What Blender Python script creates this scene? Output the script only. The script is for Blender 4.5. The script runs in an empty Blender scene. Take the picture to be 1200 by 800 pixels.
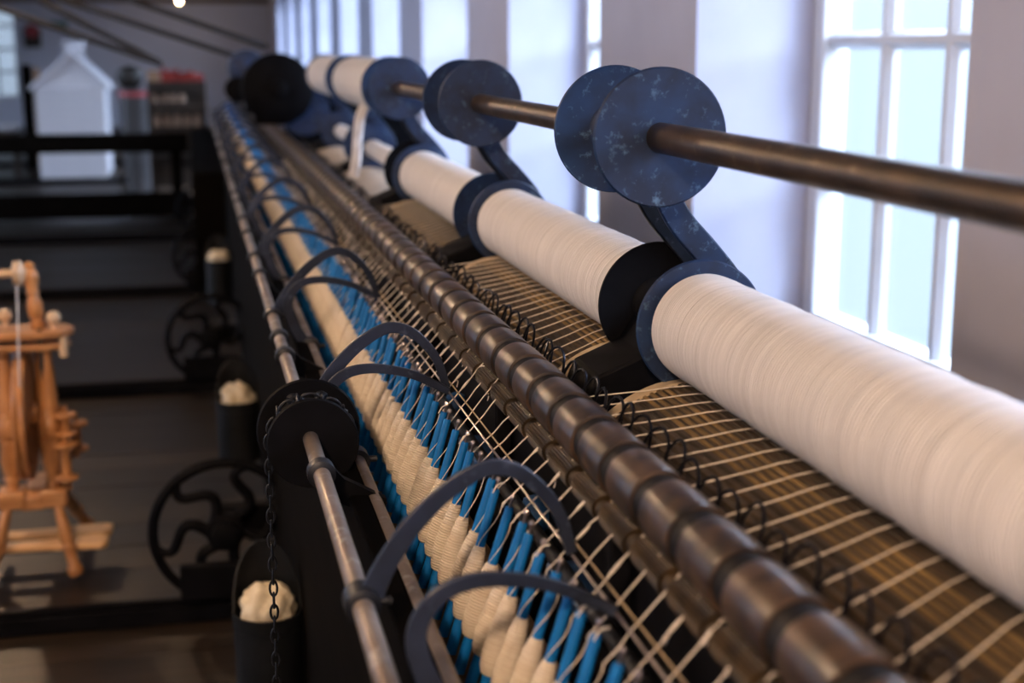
import bpy, bmesh, math, random
from mathutils import Vector, Matrix

random.seed(7)
SC = bpy.context.scene
COL = SC.collection
PI = math.pi
H = 1.42                       # lens height above the floor; the mule runs along +Y
XW = 1.5                       # inner face of the window wall
CEIL = 2.45
YEND = 28.1
YBACK = -3.0
XLEFT = -5.0

# ------------------------------------------------------------------ camera
cam_d = bpy.data.cameras.new('camera')
cam = bpy.data.objects.new('camera', cam_d)
COL.objects.link(cam)
cam_d.sensor_width = 36.0
cam_d.lens = 50.0
cam_d.clip_start = 0.02
cam_d.clip_end = 200
PITCH, YAW = math.radians(11.627), math.radians(12.522)
cam.location = (0, 0, H)
cam.rotation_euler = (PI / 2 - PITCH, 0, -YAW)
cam_d.dof.use_dof = True
cam_d.dof.focus_distance = 1.78
cam_d.dof.aperture_fstop = 3.6
SC.camera = cam

# ------------------------------------------------------------------ colour
SC.view_settings.view_transform = 'Standard'
SC.view_settings.look = 'None'
SC.view_settings.gamma = 1.0
SC.view_settings.use_curve_mapping = False
SC.view_settings.exposure = 1.45

# ------------------------------------------------------------------ sky (overcast)
SKY_STRENGTH = 0.34
W = bpy.data.worlds.new('overcast_sky')
SC.world = W
W.use_nodes = True
nt = W.node_tree
nt.nodes.clear()
wo = nt.nodes.new('ShaderNodeOutputWorld')
bg = nt.nodes.new('ShaderNodeBackground')
tc = nt.nodes.new('ShaderNodeTexCoord')
sx = nt.nodes.new('ShaderNodeSeparateXYZ')
rp = nt.nodes.new('ShaderNodeValToRGB')
rp.color_ramp.elements[0].position = 0.0
rp.color_ramp.elements[0].color = (0.50, 0.585, 0.73, 1)
rp.color_ramp.elements[1].position = 1.0
rp.color_ramp.elements[1].color = (1.75, 1.95, 2.5, 1)
e = rp.color_ramp.elements.new(0.12)
e.color = (0.66, 0.78, 0.93, 1)
nt.links.new(tc.outputs['Generated'], sx.inputs[0])
nt.links.new(sx.outputs['Z'], rp.inputs[0])
nt.links.new(rp.outputs[0], bg.inputs[0])
nt.links.new(bg.outputs[0], wo.inputs[0])
bg.inputs[1].default_value = SKY_STRENGTH

# windows: pitch along the wall, openings
WP, WO = 2.65, 1.58            # period and opening width
W0 = 2.595                     # near edge of the first opening in view
WIN_Z0, WIN_Z1 = 0.53, 2.36
XGLASS = XW + 0.42


def area(name, loc, rot, sx_, sy_, power, color, portal=False):
    d = bpy.data.lights.new(name, 'AREA')
    d.shape = 'RECTANGLE'
    d.size, d.size_y = sx_, sy_
    d.energy = power
    d.color = color
    o = bpy.data.objects.new(name, d)
    o.location, o.rotation_euler = loc, rot
    COL.objects.link(o)
    if portal:
        d.cycles.is_portal = True
    return o


DAYLIGHT = 500.0
FILL_LEFT = 22.0
LAMP_POWER = 27.0
for k in range(-2, 10):
    yc = W0 + k * WP + WO / 2
    # daylight falling in from the sky, outside each window
    area('daylight', (XW + 5.0, yc, 5.4), (0, math.radians(58), 0), 6.0, WP, DAYLIGHT, (0.70, 0.78, 1.0))
FILL_WIN = [0.4, 4.4, 8.4, 11.6, 14.8]  # unseen left-wall windows, added for cool fill light
for yc in FILL_WIN:
    area('daylight', (XLEFT - 1.0, yc, 1.9), (0, -math.radians(75), 0), 1.8, 1.6, FILL_LEFT * (1 if yc < 8 else 3.5), (0.70, 0.78, 1.0))  # added fill behind those windows, stronger towards the far end

# ------------------------------------------------------------------ materials


def mat_new(name):
    m = bpy.data.materials.new(name)
    m.use_nodes = True
    t = m.node_tree
    b = t.nodes['Principled BSDF']
    return m, t, b


def mapping(t, scale=(1, 1, 1), rot=(0, 0, 0)):
    tc_ = t.nodes.new('ShaderNodeTexCoord')
    mp = t.nodes.new('ShaderNodeMapping')
    mp.inputs['Scale'].default_value = scale
    mp.inputs['Rotation'].default_value = rot
    t.links.new(tc_.outputs['Object'], mp.inputs[0])
    return mp.outputs[0]


def noise(t, vec, scale, detail=3, rough=0.55):
    n = t.nodes.new('ShaderNodeTexNoise')
    n.inputs['Scale'].default_value = scale
    n.inputs['Detail'].default_value = detail
    n.inputs['Roughness'].default_value = rough
    t.links.new(vec, n.inputs['Vector'])
    return n.outputs['Fac']


def ramp(t, fac, stops):
    r = t.nodes.new('ShaderNodeValToRGB')
    el = r.color_ramp.elements
    el[0].position, el[0].color = stops[0][0], (*stops[0][1], 1)
    el[1].position, el[1].color = stops[-1][0], (*stops[-1][1], 1)
    for p, c in stops[1:-1]:
        x = el.new(p)
        x.color = (*c, 1)
    t.links.new(fac, r.inputs[0])
    return r.outputs[0]


def bump(t, b, h, strength, dist=0.001):
    bn = t.nodes.new('ShaderNodeBump')
    bn.inputs['Strength'].default_value = strength
    bn.inputs['Distance'].default_value = dist
    t.links.new(h, bn.inputs['Height'])
    t.links.new(bn.outputs[0], b.inputs['Normal'])


def m_simple(name, c1, c2, scale=8.0, rough=0.5, metal=0.0, bmp=0.2, bd=0.001, stretch=(1, 1, 1), spec=0.5, detail=4):
    m, t, b = mat_new(name)
    v = mapping(t, stretch)
    f = noise(t, v, scale, detail)
    t.links.new(ramp(t, f, [(0.3, c1), (0.7, c2)]), b.inputs['Base Color'])
    b.inputs['Roughness'].default_value = rough
    b.inputs['Metallic'].default_value = metal
    b.inputs['Specular IOR Level'].default_value = spec
    if bmp:
        bump(t, b, f, bmp, bd)
    return m


def m_worn(name, base, worn, dark, scale, rough, metal, lo=0.56, hi=0.68):
    """painted or blackened metal with worn specks"""
    m, t, b = mat_new(name)
    v = mapping(t)
    f1 = noise(t, v, scale, 6, 0.65)
    f2 = noise(t, v, scale * 0.28, 3, 0.5)
    c1 = ramp(t, f2, [(0.35, dark), (0.65, base)])
    mx = t.nodes.new('ShaderNodeMix')
    mx.data_type = 'RGBA'
    t.links.new(ramp(t, f1, [(lo, (0, 0, 0)), (hi, (1, 1, 1))]), mx.inputs[0])
    t.links.new(c1, mx.inputs[6])
    mx.inputs[7].default_value = (*worn, 1)
    t.links.new(mx.outputs[2], b.inputs['Base Color'])
    b.inputs['Roughness'].default_value = rough
    b.inputs['Metallic'].default_value = metal
    bump(t, b, f1, 0.15, 0.001)
    return m


def m_yarn(name, c1, c2, axis, period, bmp=0.6, dist=0.0012, distortion=1.5):
    m, t, b = mat_new(name)
    v = mapping(t)
    w = t.nodes.new('ShaderNodeTexWave')
    w.bands_direction = axis
    w.inputs['Scale'].default_value = 0.314 / period
    w.inputs['Distortion'].default_value = distortion
    w.inputs['Detail'].default_value = 2
    w.inputs['Detail Scale'].default_value = 1.2
    t.links.new(v, w.inputs['Vector'])
    n = noise(t, mapping(t, {'Y': (5, 240, 5), 'Z': (14, 14, 420)}[axis], {'Y': (0.03, 0, 0.05), 'Z': (0.06, 0.04, 0)}[axis]), 1.0, 3)
    ad = t.nodes.new('ShaderNodeMath')
    ad.operation = 'ADD'
    ml = t.nodes.new('ShaderNodeMath')
    ml.operation = 'MULTIPLY'
    ml.inputs[1].default_value = 0.35
    t.links.new(w.outputs['Fac'], ml.inputs[0])
    t.links.new(ml.outputs[0], ad.inputs[0])
    t.links.new(n, ad.inputs[1])
    t.links.new(ramp(t, ad.outputs[0], [(0.3, c1), (0.95, c2)]), b.inputs['Base Color'])
    b.inputs['Roughness'].default_value = 0.9
    b.inputs['Specular IOR Level'].default_value = 0.15
    b.inputs['Sheen Weight'].default_value = 0.15
    bump(t, b, w.outputs['Fac'], bmp, dist)
    return m


def m_glass():
    m = bpy.data.materials.new('window_pane_glass')
    m.use_nodes = True
    t = m.node_tree
    t.nodes.clear()
    out = t.nodes.new('ShaderNodeOutputMaterial')
    tr = t.nodes.new('ShaderNodeBsdfTransparent')
    tr.inputs[0].default_value = (0.91, 0.95, 0.97, 1)
    tl = t.nodes.new('ShaderNodeBsdfTranslucent')
    tl.inputs[0].default_value = (0.80, 0.92, 0.95, 1)
    gl = t.nodes.new('ShaderNodeBsdfGlossy')
    gl.inputs['Roughness'].default_value = 0.08
    m1 = t.nodes.new('ShaderNodeMixShader')
    m1.inputs[0].default_value = 0.05
    m2 = t.nodes.new('ShaderNodeMixShader')
    m2.inputs[0].default_value = 0.05
    t.links.new(tr.outputs[0], m1.inputs[1])
    t.links.new(tl.outputs[0], m1.inputs[2])
    t.links.new(m1.outputs[0], m2.inputs[1])
    t.links.new(gl.outputs[0], m2.inputs[2])
    t.links.new(m2.outputs[0], out.inputs[0])
    return m


def m_emit(name, col, s):
    m, t, b = mat_new(name)
    b.inputs['Emission Color'].default_value = (*col, 1)
    b.inputs['Emission Strength'].default_value = s
    return m


M = {}
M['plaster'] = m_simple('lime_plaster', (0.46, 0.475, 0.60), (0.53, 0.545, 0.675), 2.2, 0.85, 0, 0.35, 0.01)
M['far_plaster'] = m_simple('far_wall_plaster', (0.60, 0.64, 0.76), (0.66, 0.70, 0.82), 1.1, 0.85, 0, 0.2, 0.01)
M['ceiling'] = m_simple('whitewashed_boards', (0.40, 0.37, 0.34), (0.50, 0.46, 0.42), 3, 0.8)
M['frame'] = m_simple('white_window_paint', (0.62, 0.65, 0.70), (0.70, 0.73, 0.78), 6, 0.45, 0, 0.1)
M['glass'] = m_glass()
M['plank'] = m_simple('oiled_floor_plank', (0.0042, 0.0029, 0.0019), (0.022, 0.0135, 0.0075), 3.0, 0.40, 0, 0.4, 0.002, (0.6, 9, 9), 0.5, 5)
M['plank_b'] = m_simple('worn_floor_plank', (0.007, 0.0048, 0.0031), (0.036, 0.022, 0.012), 3.0, 0.44, 0, 0.4, 0.002, (0.6, 9, 9), 0.5, 5)
M['black_wood'] = m_simple('black_stained_timber', (0.0016, 0.0013, 0.001), (0.005, 0.0036, 0.0028), 5, 0.8, 0, 0.3, 0.002, (4, 0.6, 4), 0.04)
M['rusty'] = m_simple('rusty_blue_panel', (0.012, 0.014, 0.03), (0.14, 0.045, 0.022), 45, 0.7, 0, 0.3)
M['brown_wood'] = m_simple('brown_rail_timber', (0.05, 0.028, 0.014), (0.14, 0.08, 0.035), 6, 0.55, 0, 0.3, 0.002, (8, 0.8, 8))
M['iron'] = m_worn('blackened_iron', (0.020, 0.023, 0.032), (0.07, 0.08, 0.10), (0.010, 0.011, 0.015), 90, 0.42, 0.55, 0.6, 0.75)
M['arm_iron'] = m_worn('burnished_arm_iron', (0.032, 0.044, 0.080), (0.09, 0.11, 0.16), (0.018, 0.025, 0.045), 60, 0.36, 0.35, 0.58, 0.75)
M['black_iron'] = m_simple('matt_black_iron', (0.002, 0.002, 0.003), (0.005, 0.005, 0.007), 20, 0.6, 0.0, 0.2, 0.001, (1, 1, 1), 0.08)
M['blue_iron'] = m_worn('blue_painted_flange', (0.004, 0.028, 0.098), (0.085, 0.16, 0.27), (0.002, 0.011, 0.042), 75, 0.55, 0.0, 0.58, 0.74)
M['blue_paint'] = m_worn('bright_blue_machine_paint', (0.012, 0.075, 0.22), (0.10, 0.22, 0.40), (0.006, 0.03, 0.10), 40, 0.4, 0.1, 0.6, 0.75)
M['steel'] = m_worn('worn_steel_shaft', (0.34, 0.28, 0.24), (0.60, 0.56, 0.54), (0.17, 0.125, 0.095), 30, 0.36, 0.45, 0.55, 0.75)
M['barrel'] = m_worn('brown_iron_barrel', (0.085, 0.052, 0.032), (0.26, 0.20, 0.15), (0.035, 0.023, 0.016), 55, 0.40, 0.55, 0.58, 0.8)
M['roller'] = m_simple('greasy_roller_leather', (0.006, 0.004, 0.003), (0.095, 0.055, 0.033), 24, 0.33, 0.0, 0.25, 0.001, (1, 2.2, 1), 0.5, 6)
M['ring'] = m_simple('roller_groove_black', (0.004, 0.004, 0.005), (0.008, 0.008, 0.009), 30, 0.6, 0.0, 0.1, 0.001, (1, 1, 1), 0.25)
M['flute'] = m_simple('brass_brown_fluted_steel', (0.006, 0.0035, 0.0015), (0.060, 0.036, 0.014), 40, 0.5, 0.0, 0.3, 0.001, (1, 1, 1), 0.25)
M['blue_tube'] = m_simple('blue_paper_tube', (0.002, 0.13, 0.44), (0.006, 0.18, 0.55), 30, 0.5, 0, 0.1, 0.001, (1, 1, 1), 0.2)
M['cop'] = m_yarn('wound_cream_yarn', (0.72, 0.59, 0.46), (0.93, 0.84, 0.72), 'Z', 0.0031, 0.8, 0.0014, 2.5)
M['roving'] = m_yarn('wound_white_roving', (0.56, 0.53, 0.52), (0.90, 0.87, 0.87), 'Y', 0.0050, 0.9, 0.002, 0.8)
M['thread'] = m_simple('spun_thread', (0.74, 0.66, 0.57), (0.88, 0.81, 0.73), 200, 0.9, 0, 0.3)
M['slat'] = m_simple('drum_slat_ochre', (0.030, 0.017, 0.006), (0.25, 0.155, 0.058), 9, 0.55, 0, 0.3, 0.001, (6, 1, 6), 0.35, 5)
_t = M['slat'].node_tree                    # every slat has aged to its own brown
_oi = _t.nodes.new('ShaderNodeObjectInfo')
_rc = ramp(_t, _oi.outputs['Random'], [(0.0, (0.10, 0.09, 0.08)), (0.45, (0.35, 0.32, 0.30)), (0.6, (0.9, 0.9, 0.85)), (1.0, (1.5, 1.5, 1.4))])
_mx = _t.nodes.new('ShaderNodeMix')
_mx.data_type, _mx.blend_type = 'RGBA', 'MULTIPLY'
_mx.inputs[0].default_value = 1.0
_b = _t.nodes['Principled BSDF']
_src = _b.inputs['Base Color'].links[0].from_socket
_t.links.new(_src, _mx.inputs[6])
_t.links.new(_rc, _mx.inputs[7])
_t.links.new(_mx.outputs[2], _b.inputs['Base Color'])
M['lit_slat'] = m_simple('window_lit_pale_slat', (0.50, 0.45, 0.40), (0.70, 0.65, 0.60), 9, 0.55, 0, 0.2, 0.001, (6, 1, 6))  # window light on the far drums, put into the slat colour
M['pale_wood'] = m_simple('pale_drum_rim', (0.40, 0.30, 0.19), (0.58, 0.46, 0.32), 20, 0.5, 0, 0.2)
M['guide'] = m_simple('blue_black_wire', (0.008, 0.010, 0.018), (0.02, 0.024, 0.04), 40, 0.28, 0.7, 0.05)
M['wire'] = m_simple('polished_faller_wire', (0.24, 0.21, 0.24), (0.42, 0.38, 0.40), 40, 0.3, 0.8, 0.05)
M['tan_wire'] = m_simple('tan_faller_cord', (0.32, 0.23, 0.14), (0.45, 0.33, 0.20), 40, 0.6, 0.1, 0.05)
M['pine'] = m_simple('varnished_orange_wood', (0.36, 0.145, 0.048), (0.62, 0.30, 0.12), 7, 0.32, 0, 0.15, 0.001, (5, 5, 1), 0.5, 5)
M['pine_x'] = m_simple('varnished_board', (0.38, 0.16, 0.055), (0.66, 0.33, 0.14), 7, 0.34, 0, 0.15, 0.001, (1, 7, 7), 0.5, 5)
M['treadle'] = m_simple('worn_pale_treadle', (0.62, 0.34, 0.15), (0.80, 0.50, 0.25), 7, 0.4, 0, 0.15, 0.001, (1, 7, 7))
M['pale_pine'] = m_simple('pale_turned_wood', (0.62, 0.44, 0.28), (0.78, 0.60, 0.42), 12, 0.4, 0, 0.1)
M['leather'] = m_simple('black_leather', (0.012, 0.010, 0.009), (0.03, 0.025, 0.02), 30, 0.5)
M['tin'] = m_simple('dark_waste_tin', (0.004, 0.005, 0.006), (0.012, 0.013, 0.016), 12, 0.55, 0.0, 0.2, 0.001, (1, 1, 1), 0.2)
M['fluff'] = m_simple('raw_cotton_fluff', (0.66, 0.55, 0.38), (0.84, 0.75, 0.58), 40, 0.95, 0, 0.8, 0.004)
M['white_board'] = m_simple('white_clapboard', (0.78, 0.78, 0.84), (0.86, 0.86, 0.90), 4, 0.6, 0, 0.15)
M['rope'] = m_simple('grey_drive_rope', (0.006, 0.007, 0.010), (0.018, 0.02, 0.026), 80, 0.8)
M['red_cloth'] = m_simple('red_cloth', (0.20, 0.014, 0.012), (0.34, 0.04, 0.025), 9, 0.85, 0, 0.5, 0.01)
M['tan_card'] = m_simple('tan_card', (0.34, 0.20, 0.12), (0.46, 0.30, 0.19), 5, 0.7)
M['crate'] = m_simple('dark_crate_timber', (0.02, 0.014, 0.010), (0.05, 0.034, 0.024), 6, 0.6)
M['cone'] = m_simple('tan_yarn_cone', (0.34, 0.23, 0.16), (0.50, 0.36, 0.27), 15, 0.9)
M['grey_bin'] = m_simple('grey_bin', (0.05, 0.047, 0.05), (0.08, 0.076, 0.08), 5, 0.6)
M['teal'] = m_simple('teal_enamel', (0.02, 0.16, 0.18), (0.04, 0.22, 0.24), 5, 0.4)
M['red_enamel'] = m_simple('red_enamel', (0.40, 0.05, 0.06), (0.50, 0.08, 0.09), 5, 0.4)
M['bulb'] = m_emit('lamp_bulb_glow', (1.0, 0.72, 0.38), 18)

# ------------------------------------------------------------------ mesh helpers


class MB:
    def __init__(s):
        s.v, s.f = [], []

    def add(s, vs, fs):
        o = len(s.v)
        s.v += [tuple(p) for p in vs]
        s.f += [tuple(i + o for i in f) for f in fs]
        return s

    def box(s, c, d, rot=None):
        x, y, z = d[0] / 2, d[1] / 2, d[2] / 2
        vs = [Vector(p) for p in ((-x, -y, -z), (x, -y, -z), (x, y, -z), (-x, y, -z), (-x, -y, z), (x, -y, z), (x, y, z), (-x, y, z))]
        if rot is not None:
            vs = [rot @ p for p in vs]
        c = Vector(c)
        return s.add([p + c for p in vs], [(0, 3, 2, 1), (4, 5, 6, 7), (0, 1, 5, 4), (1, 2, 6, 5), (2, 3, 7, 6), (3, 0, 4, 7)])

    def tube(s, pts, r, n=8, closed=False):
        P = [Vector(p) for p in pts]
        m = len(P)
        R = r if isinstance(r, (list, tuple)) else [r] * m
        T = []
        for i in range(m):
            if closed:
                d = P[(i + 1) % m] - P[i - 1]
            else:
                d = P[min(i + 1, m - 1)] - P[max(i - 1, 0)]
            T.append(d.normalized())
        u = T[0].orthogonal().normalized()
        vs, fs = [], []
        for i in range(m):
            u = (u - T[i] * u.dot(T[i])).normalized()
            w = T[i].cross(u)
            for k in range(n):
                a = 2 * PI * k / n
                vs.append(P[i] + (u * math.cos(a) + w * math.sin(a)) * R[i])
        mm = m if closed else m - 1
        for i in range(mm):
            j = (i + 1) % m
            for k in range(n):
                l = (k + 1) % n
                fs.append((i * n + k, i * n + l, j * n + l, j * n + k))
        if not closed:
            fs.append(tuple(range(n - 1, -1, -1)))
            fs.append(tuple((m - 1) * n + k for k in range(n)))
        return s.add(vs, fs)

    def lathe(s, prof, o=(0, 0, 0), axis='Z', n=24, rot=None):
        """prof: (radius, t along axis)"""
        o = Vector(o)
        vs, fs, rings = [], [], []
        for r, t in prof:
            if r < 1e-6:
                rings.append([len(vs)])
                pts = [(0, 0)]
            else:
                rings.append(list(range(len(vs), len(vs) + n)))
                pts = [(r * math.cos(2 * PI * k / n), r * math.sin(2 * PI * k / n)) for k in range(n)]
            for a, b in pts:
                p = {'Z': Vector((a, b, t)), 'Y': Vector((b, t, a)), 'X': Vector((t, a, b))}[axis]
                if rot is not None:
                    p = rot @ p
                vs.append(p + o)
        for A, B in zip(rings[:-1], rings[1:]):
            for k in range(n):
                l = (k + 1) % n
                if len(A) == 1 and len(B) == 1:
                    continue
                if len(A) == 1:
                    fs.append((A[0], B[l], B[k]))
                elif len(B) == 1:
                    fs.append((A[k], A[l], B[0]))
                else:
                    fs.append((A[k], A[l], B[l], B[k]))
        if len(rings[0]) > 1:
            fs.append(tuple(reversed(rings[0])))
        if len(rings[-1]) > 1:
            fs.append(tuple(rings[-1]))
        return s.add(vs, fs)

    def bar(s, pts, wid, y0, y1):
        """flat bar following pts (x, z) in a plane across the machine, thickness y0..y1"""
        P = [Vector((p[0], p[1])) for p in pts]
        m = len(P)
        Wd = wid if isinstance(wid, (list, tuple)) else [wid] * m
        L, R = [], []
        for i in range(m):
            d = (P[min(i + 1, m - 1)] - P[max(i - 1, 0)]).normalized()
            nrm = Vector((-d.y, d.x))
            L.append(P[i] + nrm * Wd[i] / 2)
            R.append(P[i] - nrm * Wd[i] / 2)
        vs = []
        for i in range(m):
            for p, y in ((L[i], y0), (R[i], y0), (R[i], y1), (L[i], y1)):
                vs.append((p.x, y, p.y))
        fs = []
        for i in range(m - 1):
            for k in range(4):
                l = (k + 1) % 4
                fs.append((i * 4 + k, i * 4 + l, i * 4 + 4 + l, i * 4 + 4 + k))
        fs.append((3, 2, 1, 0))
        fs.append(tuple((m - 1) * 4 + k for k in range(4)))
        return s.add(vs, fs)

    def prism(s, poly, y0, y1, plane='XZ'):
        n = len(poly)
        vs = []
        for y in (y0, y1):
            for a, b in poly:
                vs.append((a, y, b) if plane == 'XZ' else ((a, b, y) if plane == 'XY' else (y, a, b)))
        fs = [tuple(range(n)), tuple(range(2 * n - 1, n - 1, -1))]
        for k in range(n):
            l = (k + 1) % n
            fs.append((k, k + n, l + n, l))
        return s.add(vs, fs)

    def mesh(s, name, mat, smooth=True, ang=0.7):
        me = bpy.data.meshes.new(name)
        me.from_pydata(s.v, [], s.f)
        bm = bmesh.new()
        bm.from_mesh(me)
        bmesh.ops.recalc_face_normals(bm, faces=bm.faces)
        bm.to_mesh(me)
        bm.free()
        if smooth:
            me.polygons.foreach_set('use_smooth', [True] * len(me.polygons))
            me.set_sharp_from_angle(angle=ang)
        if mat is not None:
            me.materials.append(mat)
        me.update()
        return me


def origin(o):
    p = Vector((0, 0, 0))
    while o is not None:
        p = p + o.location
        o = o.parent
    return p


def obj(name, mb, mat, parent=None, local=False, bevel=0.0, smooth=True, ang=0.7):
    """link one mesh object; coordinates are world ones unless local"""
    if parent is not None and not local:
        o0 = origin(parent)
        mb.v = [(p[0] - o0.x, p[1] - o0.y, p[2] - o0.z) for p in mb.v]
    ob = bpy.data.objects.new(name, mb.mesh(name, mat, smooth, ang))
    COL.objects.link(ob)
    ob.parent = parent
    if bevel:
        md = ob.modifiers.new('bevel', 'BEVEL')
        md.width, md.segments, md.limit_method = bevel, 2, 'ANGLE'
    return ob


def place(name, me, parent, loc, rot=(0, 0, 0)):
    ob = bpy.data.objects.new(name, me)
    ob.location, ob.rotation_euler = loc, rot
    ob.parent = parent
    COL.objects.link(ob)
    return ob


def tag(o, label, cat, group=None, kind=None):
    o['label'], o['category'] = label, cat
    if group:
        o['group'] = group
    if kind:
        o['kind'] = kind
    return o


def empty(name, loc=(0, 0, 0)):
    o = bpy.data.objects.new(name, None)
    o.location = loc
    o.empty_display_size = 0.05
    COL.objects.link(o)
    return o


def struct(o):
    o['kind'] = 'structure'
    return o


def dup(o, loc=None, parent=None):
    c = o.copy()
    COL.objects.link(c)
    if loc is not None:
        c.location = loc
    if parent is not None:
        c.parent = parent
    for ch in list(o.children):
        dup(ch, None, c)
    return c


def smooth_path(pts, n=6):
    """Catmull-Rom through the points"""
    P = [Vector(p) for p in pts]
    out = []
    for i in range(len(P) - 1):
        a, b, c, d = P[max(i - 1, 0)], P[i], P[i + 1], P[min(i + 2, len(P) - 1)]
        for k in range(n):
            t = k / n
            out.append(0.5 * (2 * b + (c - a) * t + (2 * a - 5 * b + 4 * c - d) * t * t + (3 * b - a - 3 * c + d) * t ** 3))
    out.append(P[-1])
    return out


def Z(h):
    return H - h


# ------------------------------------------------------------------ the room
fl = struct(obj('floor', MB().box(((XLEFT + XW) / 2 + 0.2, (YBACK + YEND) / 2, -0.06), (XW - XLEFT + 0.6, YEND - YBACK, 0.08)), M['black_wood']))
pl_m = [MB().box((0, 0, -0.01), (XW - XLEFT, 0.196, 0.02)).mesh('floor_plank', M[k], False) for k in ('plank', 'plank_b')]
y = 0.6
while y < YEND - 0.1:
    p = place('floor_plank', pl_m[random.random() < 0.35], fl, ((XLEFT + XW) / 2, y, random.uniform(-0.002, 0.0) + 0.0), (0, 0, 0))
    p.location -= fl.location
    y += 0.2

struct(obj('ceiling', MB().box(((XLEFT + XW) / 2 + 0.2, (YBACK + YEND) / 2, CEIL + 0.05), (XW - XLEFT + 0.6, YEND - YBACK + 0.4, 0.1)), M['ceiling']))

# window wall: piers, band under and over the openings, one mesh
wb = MB()
TH = 0.46
edges = [YBACK]
openings = []
for k in range(-2, 10):
    y0 = W0 + k * WP
    if y0 < YBACK + 0.2 or y0 + WO > YEND - 0.2:
        continue
    openings.append(y0)
prev = YBACK
for y0 in openings + [YEND]:
    wb.box((XW + TH / 2, (prev + y0) / 2, CEIL / 2), (TH, y0 - prev, CEIL))
    prev = y0 + WO
for y0 in openings:
    wb.box((XW + TH / 2, y0 + WO / 2, WIN_Z0 / 2), (TH, WO, WIN_Z0))
    wb.box((XW + TH / 2, y0 + WO / 2, (WIN_Z1 + CEIL) / 2), (TH, WO, CEIL - WIN_Z1))
struct(obj('wall_right', wb, M['plaster']))
# far wall with one opening on the left, left wall, wall behind the lens
fw = MB()
FX0, FX1, FZ0, FZ1 = -4.55, -3.08, 0.50, 2.1
fw.box(((FX1 + XW) / 2, YEND + 0.2, CEIL / 2), (XW - FX1, 0.4, CEIL))
fw.box(((XLEFT + FX0) / 2, YEND + 0.2, CEIL / 2), (FX0 - XLEFT, 0.4, CEIL))
fw.box(((FX0 + FX1) / 2, YEND + 0.2, FZ0 / 2), (FX1 - FX0, 0.4, FZ0))
fw.box(((FX0 + FX1) / 2, YEND + 0.2, (FZ1 + CEIL) / 2), (FX1 - FX0, 0.4, CEIL - FZ1))
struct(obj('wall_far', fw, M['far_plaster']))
lw = MB()
prev = YBACK
for yc in FILL_WIN + [YEND + WO / 2]:
    y0 = yc - WO / 2
    lw.box((XLEFT - 0.15, (prev + y0) / 2, CEIL / 2), (0.3, y0 - prev, CEIL))
    prev = y0 + WO
    if yc < YEND:
        lw.box((XLEFT - 0.15, yc, WIN_Z0 / 2), (0.3, WO, WIN_Z0))
        lw.box((XLEFT - 0.15, yc, (WIN_Z1 + CEIL) / 2), (0.3, WO, CEIL - WIN_Z1))
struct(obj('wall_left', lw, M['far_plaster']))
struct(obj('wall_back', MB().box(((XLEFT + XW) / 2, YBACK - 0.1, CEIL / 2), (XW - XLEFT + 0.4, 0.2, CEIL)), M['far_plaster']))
struct(obj('trim_1', MB().box(((XLEFT + XW) / 2, YEND - 0.06, 2.31), (XW - XLEFT, 0.12, 0.10)), M['brown_wood']))


def make_window(name, loc):
    """sash of 4 x 4 panes standing in an opening; local x = depth, y = along the wall"""
    r = struct(empty(name, loc))
    hgt = WIN_Z1 - WIN_Z0
    f = MB()
    fwid = 0.075
    for yy in (fwid / 2, WO - fwid / 2):
        f.box((0, yy, hgt / 2), (0.09, fwid, hgt))
    for zz in (fwid / 2, hgt - fwid / 2):
        f.box((0, WO / 2, zz), (0.09, WO - 2 * fwid, fwid))
    obj('window_frame', f, M['frame'], r, True, 0.008)
    ys = [fwid + (WO - 2 * fwid) * i / 4 for i in range(5)]
    zs = [fwid + (hgt - 2 * fwid) * i / 4 for i in range(5)]
    prof = [(-0.026, -0.010), (-0.006, -0.025), (0.014, -0.025), (0.014, 0.025), (-0.006, 0.025), (-0.026, 0.010)]
    vb = MB().prism([(a, b) for a, b in prof], 0, hgt - 2 * fwid, 'XY').mesh('glazing_bar', M['frame'], False)
    for yy in ys[1:4]:
        place('glazing_bar', vb, r, (0, yy, fwid))
    hb = MB()
    hb.prism([(a, b) for a, b in prof], fwid, WO - fwid, 'XZ')
    hm = hb.mesh('glazing_bar', M['frame'], False)
    for zz in zs[1:4]:
        place('glazing_bar', hm, r, (0, 0, zz))
    pw, ph = ys[1] - ys[0], zs[1] - zs[0]
    pm = MB().box((0, 0, 0), (0.004, pw - 0.004, ph - 0.004)).mesh('pane', M['glass'], False)
    for i in range(4):
        for j in range(4):
            place('pane', pm, r, (0.012, (ys[i] + ys[i + 1]) / 2, (zs[j] + zs[j + 1]) / 2))
    obj('window_sill', MB().box((-0.19, WO / 2, -0.015), (0.36, WO - 0.004, 0.03)), M['frame'], r, True, 0.006)
    return r


win = None
for i, y0 in enumerate(openings):
    if win is None:
        win = make_window('window_1', (XGLASS, y0, WIN_Z0))
    else:
        c = struct(dup(win, (XGLASS, y0, WIN_Z0)))
        c.name = 'window_%d' % (i + 1)
for i, yc in enumerate(FILL_WIN):  # the added windows, out of view, that let the fill in
    c = struct(dup(win, (XLEFT - 0.12, yc + WO / 2, WIN_Z0)))
    c.rotation_euler = (0, 0, PI)
    c.name = 'window_%d' % (len(openings) + 2 + i)
# far window, turned across the room
fwn = struct(dup(win, (FX0, YEND + 0.12, FZ0)))
fwn.name = 'window_%d' % (len(openings) + 1)
fwn.rotation_euler = (0, 0, -PI / 2)
fwn.scale = (1, (FX1 - FX0) / WO, 1)
fwn.location = (FX0, YEND + 0.12, FZ0)


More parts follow.
